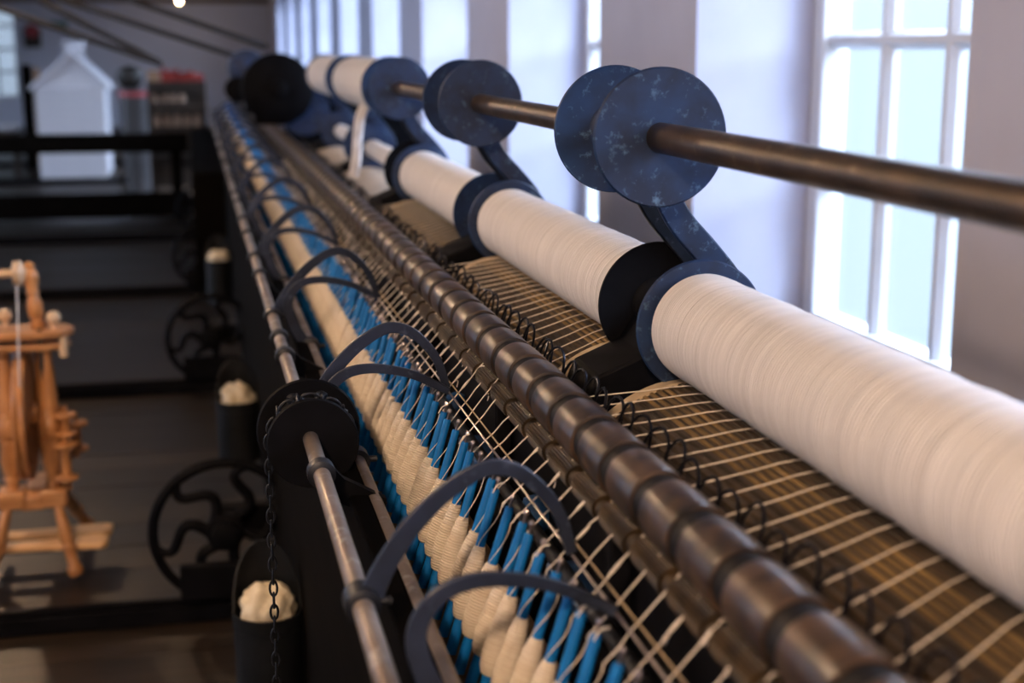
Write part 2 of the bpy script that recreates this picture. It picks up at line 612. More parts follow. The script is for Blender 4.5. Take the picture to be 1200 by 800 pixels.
# ------------------------------------------------------------------ lamps
def lamp(x, yy, label, power=LAMP_POWER, drop=0.02):
    r = empty('pendant_lamp', (x, yy, CEIL))
    tag(r, label, 'lamp', 'bare bulbs along the aisle')
    obj('cord', MB().tube([(x, yy, CEIL), (x, yy, CEIL - drop)], 0.006, 6), M['leather'], r)
    obj('lamp_holder', MB().lathe([(0.018, 0.0), (0.026, -0.012), (0.026, -0.03), (0.02, -0.034)], (x, yy, CEIL - drop + 0.002), 'Z', 12), M['leather'], r)
    obj('bulb', MB().lathe([(0.0, -0.075), (0.022, -0.068), (0.034, -0.045), (0.028, -0.02), (0.014, 0.0)], (x, yy, CEIL - drop - 0.025), 'Z', 14), M['bulb'], r)
    d = bpy.data.lights.new('lamp_light', 'POINT')
    d.energy, d.color, d.shadow_soft_size = power, (1.0, 0.68, 0.43), 0.06
    o = bpy.data.objects.new('lamp_light', d)
    o.location = (x, yy, CEIL - drop - 0.18)
    COL.objects.link(o)


lamp(-0.55, -1.0, 'bare warm bulb on the ceiling behind the photographer', 60.0)
lamp(-1.3, 2.6, 'bare warm bulb on the ceiling above the spinning wheel')
lamp(-1.3, 7.0, 'bare warm bulb on the ceiling between spinning wheel and barrier')
lamp(-0.14, 26.4, 'small glowing warm bulb high at the far end of the room', 2.5, 0.145)

# ------------------------------------------------------------------ mule: layout
PITCH_S = 0.0495               # spindle pitch
SP0 = 0.924 - 9 * PITCH_S      # first spindle
SP1 = 13.2
SEC = 21 * PITCH_S             # one condenser bobbin
G0 = 1.655                     # first gap between bobbins
YN = 0.42                      # near end of what is built
NSEC = 5
gaps = [G0 + SEC * i for i in range(NSEC)]
XR, HR, RR = 0.384, 0.388, 0.0295       # pressing roller
XF, HF, RF = 0.366, 0.4275, 0.0140      # fluted roller under it
XD, HD, RD = 0.556, 0.527, 0.147        # surface drum
XB, HB_, RB = 0.570, 0.318, 0.0640      # lower bobbin roll
XU, HU = 0.515, 0.0985                  # upper row
RFL = 0.079
XTIP, HTIP = 0.307, 0.450
XBOT, HBOT = 0.247, 0.640
TILT = math.atan2(XTIP - XBOT, HBOT - HTIP)
SLEN = math.hypot(XTIP - XBOT, HBOT - HTIP)
ORD = ['nearest', 'second', 'third', 'fourth', 'fifth', 'sixth', 'seventh', 'eighth']

# ------------------------------------------------------------------ carriage (left of the spindles)
car = empty('mule_carriage', (0.2, 0, 0))
tag(car, 'long black timber carriage with iron wheels under the row of blue tubes', 'carriage')
obj('front_panel', MB().box((0.1775, (0.35 + SP1) / 2, 0.50), (0.025, SP1 - 0.35, 0.78)), M['black_wood'], car, bevel=0.004)
obj('spindle_rail', MB().box((0.256, (YN + SP1) / 2, Z(0.668)), (0.13, SP1 - YN, 0.03), Matrix.Rotation(TILT, 3, 'Y')), M['brown_wood'], car)
obj('bolster_rail', MB().box((0.304, (YN + SP1) / 2, Z(0.60)), (0.02, SP1 - YN, 0.05), Matrix.Rotation(TILT, 3, 'Y')), M['brown_wood'], car)
obj('bottom_beam', MB().box((0.25, (0.35 + SP1) / 2, 0.17), (0.14, SP1 - 0.35, 0.10)), M['black_wood'], car, bevel=0.004)
obj('back_panel', MB().box((0.322, (0.35 + SP1) / 2, 0.44), (0.012, SP1 - 0.35, 0.5)), M['rusty'], car)


def wheel_mesh():
    R = 0.178
    ring = MB()
    ring.tube([(R * math.cos(a), 0, R * math.sin(a)) for a in [2 * PI * k / 48 for k in range(48)]], 0.013, 8, True)
    hub = MB().lathe([(0.02, -0.055), (0.034, -0.05), (0.034, -0.02), (0.048, -0.016), (0.048, 0.016), (0.034, 0.02), (0.034, 0.05)], (0, 0, 0), 'Y', 20)
    sp = MB()
    base = smooth_path([(0.036, 0, 0.0), (0.070, 0, -0.030), (0.102, 0, -0.026), (0.132, 0, 0.022), (0.155, 0, 0.026), (0.172, 0, 0.012)], 5)
    sp.tube(base, [0.015 - 0.004 * i / (len(base) - 1) for i in range(len(base))], 8)
    return ring.mesh('wheel_rim', M['black_iron']), hub.mesh('hub', M['black_iron']), sp.mesh('spoke', M['black_iron'])


wr, wh, ws = wheel_mesh()
WHEEL_Y = [3.5, 6.0, 8.5, 11.0]
for wy in WHEEL_Y:
    w = place('carriage_wheel', wr, car, Vector((0.035, wy, 0.228)) - car.location)
    place('hub', wh, w, (0, 0, 0))
    for k in range(6):
        place('spoke', ws, w, (0, 0, 0), (0, -math.radians(60 * k + 8), 0))
    obj('axle', MB().tube([(0.035, wy - 0.02, 0.228), (0.035, wy + 0.14, 0.228)], 0.016, 10), M['black_iron'], car)
    obj('wheel_bracket', MB().box((0.10, wy + 0.10, 0.228), (0.16, 0.05, 0.07)), M['black_iron'], car, bevel=0.004)
    obj('rail_guard', MB().box((0.02, wy - 0.045, 0.115), (0.20, 0.03, 0.09)), M['black_iron'], car, bevel=0.004)

for k, yy in enumerate([3.5, 6.0, 8.5, 11.0, 13.5, 16.0, 18.5]):
    rail = obj('carriage_rail', MB().box((-2.05, yy, 0.022), (5.9, 0.06, 0.044)).box((-2.05, yy, 0.05), (5.9, 0.022, 0.016)), M['black_iron'], bevel=0.003)
    tag(rail, 'dark iron floor rail crossing the aisle, %s from the camera' % ORD[k], 'rail', 'floor rails')

obj('side_box', MB().box((0.075, 10.6, 0.40), (0.19, 4.6, 0.66)), M['black_wood'], car, bevel=0.006)
# shafts with sickle arms
RX1, RH1, RX2, RH2 = 0.128, 0.483, 0.195, 0.540
sh1 = empty('faller_shaft', (RX1, 0, Z(RH1)))
tag(sh1, 'worn steel shaft nearest the aisle carrying high arched black arms', 'shaft')
sh2 = empty('faller_shaft', (RX2, 0, Z(RH2)))
tag(sh2, 'worn steel shaft nearest the cops carrying low flat black arms', 'shaft')
obj('shaft', MB().lathe([(0.010, YN), (0.010, SP1)], (RX1, 0, Z(RH1)), 'Y', 20), M['steel'], sh1)
obj('shaft', MB().lathe([(0.0105, YN), (0.0105, SP1)], (RX2, 0, Z(RH2)), 'Y', 20), M['steel'], sh2)
obj('faller_wire', MB().tube([(0.3216, YN, Z(0.4535)), (0.3216, SP1, Z(0.4535))], 0.0013, 6), M['wire'], sh1)
obj('faller_wire', MB().tube([(0.3285, YN, Z(0.4475)), (0.3285, SP1, Z(0.4475))], 0.0010, 6), M['tan_wire'], sh2)
pathA = smooth_path([(0.128, 0.500, 0), (0.140, 0.470, 0), (0.153, 0.445, 0), (0.176, 0.413, 0), (0.206, 0.385, 0), (0.240, 0.3665, 0), (0.268, 0.370, 0), (0.291, 0.388, 0), (0.310, 0.415, 0), (0.3215, 0.452, 0)], 5)
pathB = smooth_path([(0.200, 0.553, 0), (0.183, 0.530, 0), (0.166, 0.500, 0), (0.1565, 0.470, 0), (0.159, 0.447, 0), (0.175, 0.426, 0), (0.200, 0.4165, 0), (0.235, 0.4175, 0), (0.275, 0.428, 0), (0.3215, 0.4525, 0)], 5)


def make_arm(name, path, w0, w1, x, hh, rr, parent, yy):
    n = len(path)
    pts = [(p.x, Z(p.y)) for p in path]
    wid = [w0 + (w1 - w0) * (i / (n - 1)) ** 0.7 for i in range(n)]
    a = obj(name, MB().bar(pts, wid, yy - 0.003, yy + 0.003), M['arm_iron'], parent, bevel=0.0012)
    obj('clamp_collar', MB().lathe([(rr + 0.002, -0.016), (rr + 0.0065, -0.014), (rr + 0.0065, 0.014), (rr + 0.002, 0.016)], (x, yy, Z(hh)), 'Y', 20)
        .box((x + 0.006, yy, Z(hh) - rr - 0.009), (0.013, 0.024, 0.016)), M['iron'], a)
    obj('clamp_screw', MB().lathe([(0.0045, 0), (0.0045, 0.012), (0.0, 0.014)], (x + rr + 0.004, yy, Z(hh)), 'X', 8), M['iron'], a)
    return a


armY1 = [1.195, 1.86, 2.61, 3.37, 4.13, 4.89, 5.65, 6.41, 7.17, 7.93, 8.69, 9.45, 10.2]
armY2 = [1.075, 1.86, 2.62, 3.37, 4.13, 4.89, 5.65, 6.41, 7.17, 7.93, 8.69, 9.45, 10.2]
for yy in armY1:
    make_arm('faller_arm', pathA, 0.024, 0.011, RX1, RH1, 0.010, sh1, yy)
for yy in armY2:
    make_arm('faller_arm', pathB, 0.024, 0.010, RX2, RH2, 0.0105, sh2, yy - 0.02)
# plain collars and shaft brackets
for yy in [0.93, 1.60, 2.25, 2.40, 3.1, 3.8, 4.6, 5.4, 6.2, 7.0, 7.8]:
    obj('collar', MB().lathe([(0.0125, -0.012), (0.0165, -0.010), (0.0165, 0.010), (0.0125, 0.012)], (RX1, yy, Z(RH1)), 'Y', 20), M['iron'], sh1)
br_m = MB().bar([(RX1 - 0.002, Z(RH1) - 0.006), (0.150, Z(0.52)), (RX2, Z(RH2) - 0.004), (0.185, Z(0.60)), (0.186, Z(0.70))], [0.026, 0.03, 0.034, 0.03, 0.03], -0.008, 0.008)
brm = None
for yy in [0.70, 1.66, 2.36, 3.05, 3.75, 4.5, 5.25, 6.0, 6.8, 7.6, 8.4]:
    if brm is None:
        b = obj('shaft_bracket', MB().add([(v[0], v[1] + yy, v[2]) for v in br_m.v], br_m.f), M['black_iron'], car)
        brm = (b, yy)
    else:
        c = brm[0].copy()
        COL.objects.link(c)
        c.location = (0, yy - brm[1], 0)

# chain quadrant and hanging chain
PX, PH, PY = 0.131, 0.490, 1.79
cq = empty('chain_pulley', (PX, PY, Z(PH)))
tag(cq, 'black flanged chain pulley on the shaft beside the second pair of arms', 'pulley')
obj('pulley_barrel', MB().lathe([(0.047, -0.03), (0.047, 0.03)], (PX, PY, Z(PH)), 'Y', 32), M['iron'], cq)
for dy, RQ in ((-0.036, 0.059), (0.036, 0.068)):
    obj('pulley_flange', MB().lathe([(0.030, dy - 0.004), (RQ - 0.002, dy - 0.004), (RQ, dy), (RQ - 0.002, dy + 0.004), (0.030, dy + 0.004)], (PX, PY, Z(PH)), 'Y', 40)
        , M['black_iron'], cq)
for ang in (25, 70, 115):
    a = math.radians(ang)
    obj('bolt', MB().lathe([(0.009, 0.0), (0.009, 0.008), (0.005, 0.011), (0.0, 0.012)], (PX + 0.046 * math.cos(a), PY + 0.016, Z(PH) + 0.046 * math.sin(a)), 'Z', 10), M['iron'], cq)
chn = empty('hanging_chain', (PX - 0.0545, PY, Z(PH)))
tag(chn, 'black link chain running over the pulley and hanging beside the panel', 'chain')
lm = MB().tube([(0.0048 * math.cos(a), 0, 0.0105 * math.sin(a)) for a in [2 * PI * k / 14 for k in range(14)]], 0.0017, 6, True).mesh('chain_link', M['iron'])
cpts = []
a = 20.0
while a < 180:
    cpts.append((PX + 0.053 * math.cos(math.radians(a)), Z(PH) + 0.053 * math.sin(math.radians(a)), math.radians(a)))
    a += 17.5
zz = Z(PH) - 0.004
while zz > 0.28:
    cpts.append((PX - 0.0545, zz, PI))
    zz -= 0.0165
for i, (x_, z_, aa) in enumerate(cpts):
    l = place('chain_link', lm, chn, Vector((x_, PY - 0.005, z_)) - chn.location, (0, PI - aa, (PI / 2 if i % 2 else 0)))
    l.rotation_mode = 'ZYX' if False else 'XYZ'

# waste cans hanging on the front panel
CANS = [(2.60, 0.34, 'nearest waste can of dark tin filled with white fluff below the chain'),
        (4.45, 0.305, 'second waste can of dark tin with white fluff near the second iron wheel'),
        (7.40, 0.33, 'third waste can of dark tin with a white tuft beside the third iron wheel')]
for cy, rim, lab in CANS:
    cx_, cr = 0.0985, 0.064
    rim += 0.03
    c = empty('waste_can', (cx_, cy, 0.14))
    tag(c, lab, 'can', 'waste cans along the carriage')
    m = MB()
    n = 28
    vs, fs = [], []
    for i in range(n):
        a = 2 * PI * i / n
        ca, sa = math.cos(a), math.sin(a)
        zt = rim + (0.12 * max(0, sa) ** 0.8 if sa > 0.05 else 0.0)
        for r_, z_ in ((cr, 0.14), (cr, zt - 0.03), (cr + 0.002, zt - 0.028), (cr + 0.002, zt), (cr - 0.003, zt), (cr - 0.003, 0.17)):
            vs.append((cx_ + r_ * ca, cy + r_ * sa, z_))
    for i in range(n):
        j = (i + 1) % n
        for k in range(5):
            fs.append((i * 6 + k, j * 6 + k, j * 6 + k + 1, i * 6 + k + 1))
    fs.append(tuple(i * 6 for i in range(n)))
    fs.append(tuple(i * 6 + 5 for i in range(n)))
    obj('can_body', m.add(vs, fs), M['tin'], c)
    f = tag(empty('cotton_waste', (cx_, cy, rim - 0.005)), 'loose cream cotton fluff in the %s waste can' % {2.6: 'nearest', 4.45: 'second', 7.4: 'third'}[cy], 'fluff', 'cotton fluff in the cans')
    bm = bmesh.new()
    bmesh.ops.create_icosphere(bm, subdivisions=4, radius=1.0)
    rnd = [Vector((random.uniform(-1, 1), random.uniform(-1, 1), random.uniform(-0.2, 1))).normalized() for _ in range(40)]
    for v in bm.verts:
        d = v.co.normalized()
        s = 0.74 + 0.30 * max((max(0, d.dot(q)) ** 22) for q in rnd) + 0.04 * random.random()
        v.co = Vector((d.x * 0.057 * s, d.y * 0.056 * s, d.z * 0.062 * s))
    me = bpy.data.meshes.new('fluff')
    bm.to_mesh(me)
    bm.free()
    me.polygons.foreach_set('use_smooth', [True] * len(me.polygons))
    me.materials.append(M['fluff'])
    place('fluff', me, f, (0, 0, 0.0))

# ------------------------------------------------------------------ cops on their spindles
tube_me = MB().lathe([(0.0062, 0.0), (0.0060, 0.02), (0.0047, 0.184), (0.0040, 0.186)], (0, 0, 0), 'Z', 14).mesh('yarn_bobbin', M['blue_tube'])
tip_me = MB().lathe([(0.0017, 0.184), (0.0015, 0.193), (0.0028, 0.1945), (0.0032, 0.197), (0.0022, 0.1995), (0.0, 0.2005)], (0, 0, 0), 'Z', 8).mesh('spindle_tip', M['wire'])
cop_mes = []
for q in range(5):
    s = random.uniform(0.96, 1.04)
    dz = random.uniform(-0.002, 0.002)
    pr = [(0.0058, 0.040), (0.0088, 0.042), (0.0118, 0.050), (0.0128, 0.062), (0.0126, 0.076), (0.0112, 0.092), (0.0092, 0.108), (0.0072, 0.1195), (0.0058, 0.1225), (0.0046, 0.1225)]
    pr = [(r * s if i < 8 else r, t + dz) for i, (r, t) in enumerate(pr)]
    fine = []
    for (r0, t0), (r1, t1) in zip(pr[:-1], pr[1:]):
        nn = max(1, int(abs(t1 - t0) / 0.0022))
        for j in range(nn):
            u = j / nn
            fine.append((r0 + (r1 - r0) * u + (random.uniform(-0.00045, 0.00045) if 0.043 < t0 < 0.119 else 0), t0 + (t1 - t0) * u))
    fine.append(pr[-1])
    cop_mes.append(MB().lathe(fine, (0, 0, 0), 'Z', 18).mesh('yarn_cop', M['cop'], True, 1.4))
NUM = ['first', 'second', 'third', 'fourth', 'fifth', 'sixth', 'seventh', 'eighth', 'ninth', 'tenth', 'eleventh', 'twelfth', 'thirteenth', 'fourteenth', 'fifteenth', 'sixteenth', 'seventeenth']


def spindle_place(yy, what):
    """where a spindle stands, counted from the low arms"""
    n = sum(1 for a in armY2 if a - 0.02 <= yy)
    if n == 0:
        q = sum(1 for s_ in spindles if yy <= s_ < armY2[0] - 0.02)
        return '%s %s before the nearest low black arm' % (NUM[q - 1], what)
    if n > 4:
        return '%s in the blurred row past the fourth low black arm' % what
    q = sum(1 for s_ in spindles if armY2[n - 1] - 0.02 <= s_ <= yy)
    return '%s %s beyond the %s low black arm' % (NUM[q - 1], what, ORD[n - 1])


spindles = []
ys = SP0
while ys < SP1:
    spindles.append(ys)
    ys += PITCH_S
for i, yy in enumerate(spindles):
    b = place('yarn_bobbin', tube_me, None, (XBOT, yy, Z(HBOT)), (random.uniform(-0.015, 0.015), TILT + random.uniform(-0.012, 0.012), random.uniform(0, 0.3)))
    tag(b, spindle_place(yy, 'blue tube wound with cream yarn'), 'bobbin', 'yarn bobbins on the spindles')
    place('yarn_cop', random.choice(cop_mes), b, (0, 0, 0), (0, 0, random.uniform(0, 6.28)))
    place('spindle_tip', tip_me, b, (0, 0, 0))

# ------------------------------------------------------------------ rollers
YR1 = 14.0
pr_ = empty('pressing_roller', (XR, 0, Z(HR)))
tag(pr_, 'long dark roller with black grooves in front of the wire guide hoops', 'roller')
obj('roller_core', MB().lathe([(0.0256, YN - 0.1), (0.0256, YR1)], (XR, 0, Z(HR)), 'Y', 32), M['ring'], pr_)
RP = 2 * PITCH_S
bl = RP - 0.025
boss = MB().lathe([(0.0255, -bl / 2), (0.0288, -bl / 2 + 0.001), (RR, -bl / 2 + 0.006), (RR + 0.0004, 0), (RR, bl / 2 - 0.006), (0.0288, bl / 2 - 0.001), (0.0255, bl / 2)], (0, 0, 0), 'Y', 40).mesh('roller_boss', M['roller'])
yy = 1.02 + RP / 2 - 7 * RP
while yy < YR1:
    place('roller_boss', boss, pr_, (0, yy, 0), (0, random.uniform(0, 6.28), 0))
    yy += RP
fr = empty('fluted_roller', (XF, 0, Z(HF)))
tag(fr, 'thin brown fluted roller under the dark pressing roller', 'roller')
NF = 26
fm = MB()
poly = []
for k in range(NF * 2):
    r_ = RF if k % 2 == 0 else RF - 0.0013
    a = 2 * PI * k / (NF * 2)
    poly.append((r_ * math.cos(a), r_ * math.sin(a)))
fb = MB().prism(poly, -bl / 2 - 0.002, bl / 2 + 0.002).mesh('fluted_boss', M['flute'], False)
obj('roller_core', MB().lathe([(0.0105, YN - 0.1), (0.0105, YR1)], (XF, 0, Z(HF)), 'Y', 16), M['flute'], fr)
yy = 1.02 + RP / 2 - 7 * RP + 0.012
while yy < YR1:
    place('fluted_boss', fb, fr, (0, yy, 0), (0, random.uniform(0, 6.28), 0))
    yy += RP
# roller beam below, with blue castings
rb = empty('roller_beam', (0.41, 0, Z(0.62)))
tag(rb, 'dark iron roller beam with blue castings below the threads', 'beam')
obj('beam_face', MB().box((0.394, (YN + YR1) / 2, Z(0.69)), (0.016, YR1 - YN, 0.46)), M['black_iron'], rb)
obj('beam_ledge', MB().box((0.372, (YN + YR1) / 2, Z(0.565)), (0.05, YR1 - YN, 0.018)), M['black_iron'], rb)
obj('clearer_bar', MB().lathe([(0.008, YN), (0.008, YR1)], (0.352, 0, Z(0.525)), 'Y', 12), M['iron'], rb)
yy = 1.22
while yy < YR1 - 0.3:
    obj('roller_stand', MB().box((0.374, yy, Z(0.50)), (0.022, 0.016, 0.11)), M['black_iron'], rb, bevel=0.003)
    obj('blue_casting', MB().lathe([(0.0, 0.0), (0.016, 0.004), (0.020, 0.02), (0.014, 0.04), (0.0, 0.046)], (0.372, yy + 0.33, Z(0.556)), 'Z', 12), M['blue_paint'], rb)
    obj('blue_casting', MB().box((0.368, yy + 0.12, Z(0.548)), (0.036, 0.14, 0.016)), M['blue_paint'], rb, bevel=0.004)
    yy += 0.52

# ------------------------------------------------------------------ guide hoops
gr = empty('thread_guide_rail', (0.424, 0, Z(0.43)))
tag(gr, 'row of blue black wire hoops guiding threads behind the dark roller', 'thread guide')
obj('guide_rail', MB().box((0.424, (YN + 6.1) / 2, Z(0.438)), (0.010, 6.1 - YN, 0.012)), M['black_iron'], gr)
hoops = []
for q in range(4):
    w_ = random.uniform(0.0120, 0.0160)
    hh = random.uniform(0.058, 0.070)
    pts = [(0.002, -w_, -0.002), (0.0, -w_, hh * 0.45)]
    for k in range(0, 9):
        a = PI - PI * k / 8
        pts.append((0.003 * math.sin(a), w_ * math.cos(a), hh * 0.62 + hh * 0.38 * math.sin(a)))
    pts += [(0.004, w_, hh * 0.3), (0.006, w_ + 0.002, -0.002)]
    hoops.append(MB().tube(pts, 0.0018, 6).mesh('guide_loop', M['guide']))
yy = SP0 - 2 * PITCH_S + 0.02
while yy < 6.0:
    place('guide_loop', random.choice(hoops), gr, (0, yy, 0.0), (0, random.uniform(0.14, 0.32), 0.40 + random.uniform(-0.2, 0.2)))
    yy += PITCH_S

# ------------------------------------------------------------------ drums, bobbins and stands
lower_r = [RB, RB * 0.99, RB * 0.96, 0.028, 0.026]
upper_full = [0, 0, 0, 0.0735, 0.072]
sl_me = {}


def roll_profile(r, y0, y1, step=0.004):
    n = int((y1 - y0) / step)
    pr = [(r - 0.012, y0), (r - 0.005, y0 + 0.002), (r - 0.0015, y0 + 0.006)]
    slow = 0.0
    for i in range(2, n - 1):
        slow = slow * 0.86 + random.uniform(-0.00035, 0.00035)
        pr.append((r + slow + random.uniform(-0.00022, 0.00022), y0 + (y1 - y0) * i / n))
    pr += [(r - 0.0015, y1 - 0.006), (r - 0.005, y1 - 0.002), (r - 0.012, y1)]
    return pr


def flange(name, yy, x, h, root, side, mat='blue_iron'):
    # thin disc with a rolled rim; side = -1 faces the lens
    s = side
    pr = [(0.016, s * 0.006), (0.030, s * 0.005), (0.034, s * 0.0015), (RFL - 0.004, s * 0.0012), (RFL - 0.001, s * 0.0024), (RFL, 0.0), (RFL - 0.002, -s * 0.0026), (0.03, -s * 0.002), (0.016, -s * 0.002)]
    return obj(name, MB().lathe(pr, (x, yy, Z(h)), 'Y', 64), M[mat], root)


sec_edges = [YN - 0.02] + gaps
GN, GF = 0.100, 0.108         # drum ends either side of a gap
FN, FF = 0.106, 0.052         # lower flanges
UN, UF = 0.108, 0.068         # upper flanges
for k in range(NSEC):
    y0 = sec_edges[k] + (0 if k == 0 else GF)
    y1 = gaps[k] - GN
    ym = (y0 + y1) / 2
    # surface drum
    d = empty('surface_drum', (XD, ym, Z(HD)))
    tag(d, ('slatted brown wooden drum under the %s lower roll of white roving' if k < 3 else 'drum tinted pale for window light under the %s lower bobbin, blurred in the distance') % ORD[k], 'drum', 'surface drums')
    L = y1 - y0 - 0.004
    obj('drum_core', MB().lathe([(0.02, -L / 2), (RD - 0.0025, -L / 2), (RD - 0.0025, L / 2), (0.02, L / 2)], (0, 0, 0), 'Y', 72), M['crate'], d, True)
    for s in (-1, 1):
        obj('end_ring', MB().lathe([(RD - 0.012, -0.013), (RD - 0.003, -0.013), (RD + 0.0005, -0.009), (RD + 0.0005, 0.009), (RD - 0.003, 0.013), (RD - 0.012, 0.013)], (0, s * (L / 2 - 0.0125), 0), 'Y', 72), M['pale_wood'], d, True)
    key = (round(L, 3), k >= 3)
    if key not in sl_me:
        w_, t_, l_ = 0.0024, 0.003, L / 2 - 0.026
        sl_me[key] = MB().prism([(-w_, -t_), (w_, -t_), (w_, -0.001), (w_ * 0.6, 0), (-w_ * 0.6, 0), (-w_, -0.001)], -l_, l_).mesh('drum_slat', M['lit_slat' if k >= 3 else 'slat'], False)
    NS = 104
    for q in range(NS):
        a = 2 * PI * q / NS
        rr = RD - random.uniform(0, 0.0006)
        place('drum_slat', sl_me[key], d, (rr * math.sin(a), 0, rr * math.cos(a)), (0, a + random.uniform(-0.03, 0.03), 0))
    # lower bobbin
    b = empty('condenser_bobbin', (XB, ym, Z(HB_)))
    full = lower_r[k] > 0.055
    tag(b, ('%s lower roll of white roving between blue flanges, on the slatted drum' if full else '%s lower bobbin, nearly empty of white roving, on the slatted drum') % ORD[k], 'bobbin', 'lower condenser bobbins')
    rk = lower_r[k]
    y0 = sec_edges[k] + (0 if k == 0 else FF)
    y1 = gaps[k] - FN
    hb = HB_ if full else HB_ + (RB - rk)
    obj('barrel', MB().lathe([(0.009, y0 - (0.05 if k else 0)), (0.009, y0), (0.017, y0 + 0.001), (0.017, y1 - 0.001), (0.009, y1), (0.009, y1 + 0.05)], (XB, 0, Z(HB_)), 'Y', 16), M['barrel'], b)
    obj('yarn_roll', MB().lathe(roll_profile(rk, y0 + 0.004, y1 - 0.004), (XB, 0, Z(HB_)), 'Y', 72), M['roving'], b, ang=1.2)
    if k:
        flange('flange', y0 + 0.001, XB, HB_, b, -1, 'black_iron' if k in (1, 3) else 'blue_iron')
    flange('flange', y1 - 0.001, XB, HB_, b, 1)
    # upper bobbin
    u = empty('condenser_bobbin', (XU, ym, Z(HU)))
    fullu = upper_full[k] > 0
    tag(u, ('%s upper bobbin, wound with white roving, ahead of the black headstock' if fullu else '%s upper bobbin, bare brown barrel between blue flanges') % ORD[k], 'bobbin', 'upper condenser bobbins')
    uy0 = sec_edges[k] + (-0.2 if k == 0 else UF)
    uy1 = gaps[k] - UN
    obj('barrel', MB().lathe([(0.009, uy0 - (0.05 if k else 0)), (0.009, uy0), (0.0172, uy0 + 0.001), (0.0172, uy1 - 0.001), (0.009, uy1), (0.009, uy1 + 0.05)], (XU, 0, Z(HU)), 'Y', 28), M['barrel'], u)
    if fullu:
        obj('yarn_roll', MB().lathe(roll_profile(upper_full[k], uy0 + 0.004, uy1 - 0.004, 0.008), (XU, 0, Z(HU)), 'Y', 48), M['roving'], u, ang=1.2)
    if k:
        flange('flange', uy0 + 0.001, XU, HU, u, -1)
    flange('flange', uy1 - 0.001, XU, HU, u, 1)
    # stand in the gap behind this section
    g = gaps[k]
    st = empty('creel_stand', (0.6, g, 0))
    tag(st, '%s black iron stand with curved arms between two pairs of bobbins' % ORD[k], 'stand', 'creel stands')
    obj('stand_post', MB().box((0.60, g, 0.84), (0.20, 0.11, 0.325)), M['black_iron'], st, bevel=0.006)
    obj('bearing_plate', MB().prism([(0.44, 0.985), (0.66, 0.985), (0.665, 1.06), (0.62, 1.09), (0.60, Z(HB_) - 0.010), (0.54, Z(HB_) - 0.010), (0.52, 1.06), (0.46, 1.035)], g - 0.055, g + 0.055), M['black_iron'], st, bevel=0.004)
    arm = smooth_path([(XU - 0.004, 0.105, 0), (XU + 0.014, 0.135, 0), (0.560, 0.196, 0), (0.598, 0.240, 0), (0.628, 0.278, 0), (0.641, 0.315, 0), (0.640, 0.36, 0), (0.63, 0.42, 0)], 5)
    n = len(arm)
    for dy in (-0.042, 0.042):
        aw = [0.030 + 0.008 * (i / (n - 1)) for i in range(n)]
        a = obj('stand_arm', MB().bar([(p.x, Z(p.y)) for p in arm], aw, g + dy - 0.005, g + dy + 0.005), M['blue_iron' if dy < 0 else 'iron'], st, bevel=0.002)
        obj('bearing_ring', MB().lathe([(0.0095, -0.009), (0.020, -0.009), (0.020, 0.009), (0.0095, 0.009)], (XU, g + dy, Z(HU)), 'Y', 20), M['iron'], a)

# back board of the machine under the rolls
mf = empty('drum_bed', (0.70, 0, 0))
tag(mf, 'dark long timber bed of the machine below the drums', 'bed')
obj('back_rail', MB().box((0.735, (YN + 6.0) / 2, 0.95), (0.04, 6.0 - YN, 0.16)), M['black_wood'], mf)
for g in gaps:
    obj('bed_leg', MB().box((0.58, g, 0.32), (0.09, 0.09, 0.64)), M['black_wood'], mf, bevel=0.004)
    obj('bed_bracket', MB().box((0.715, g, 0.77), (0.03, 0.06, 0.24)), M['black_wood'], mf)
obj('drip_board', MB().box((0.56, (YN + 6.0) / 2, 0.66), (0.34, 6.0 - YN, 0.03)), M['black_wood'], mf)

# ------------------------------------------------------------------ threads: cop -> faller wire -> rollers -> drum -> roll
CON = (0.547, 0.3795)          # where a thread goes under the roll


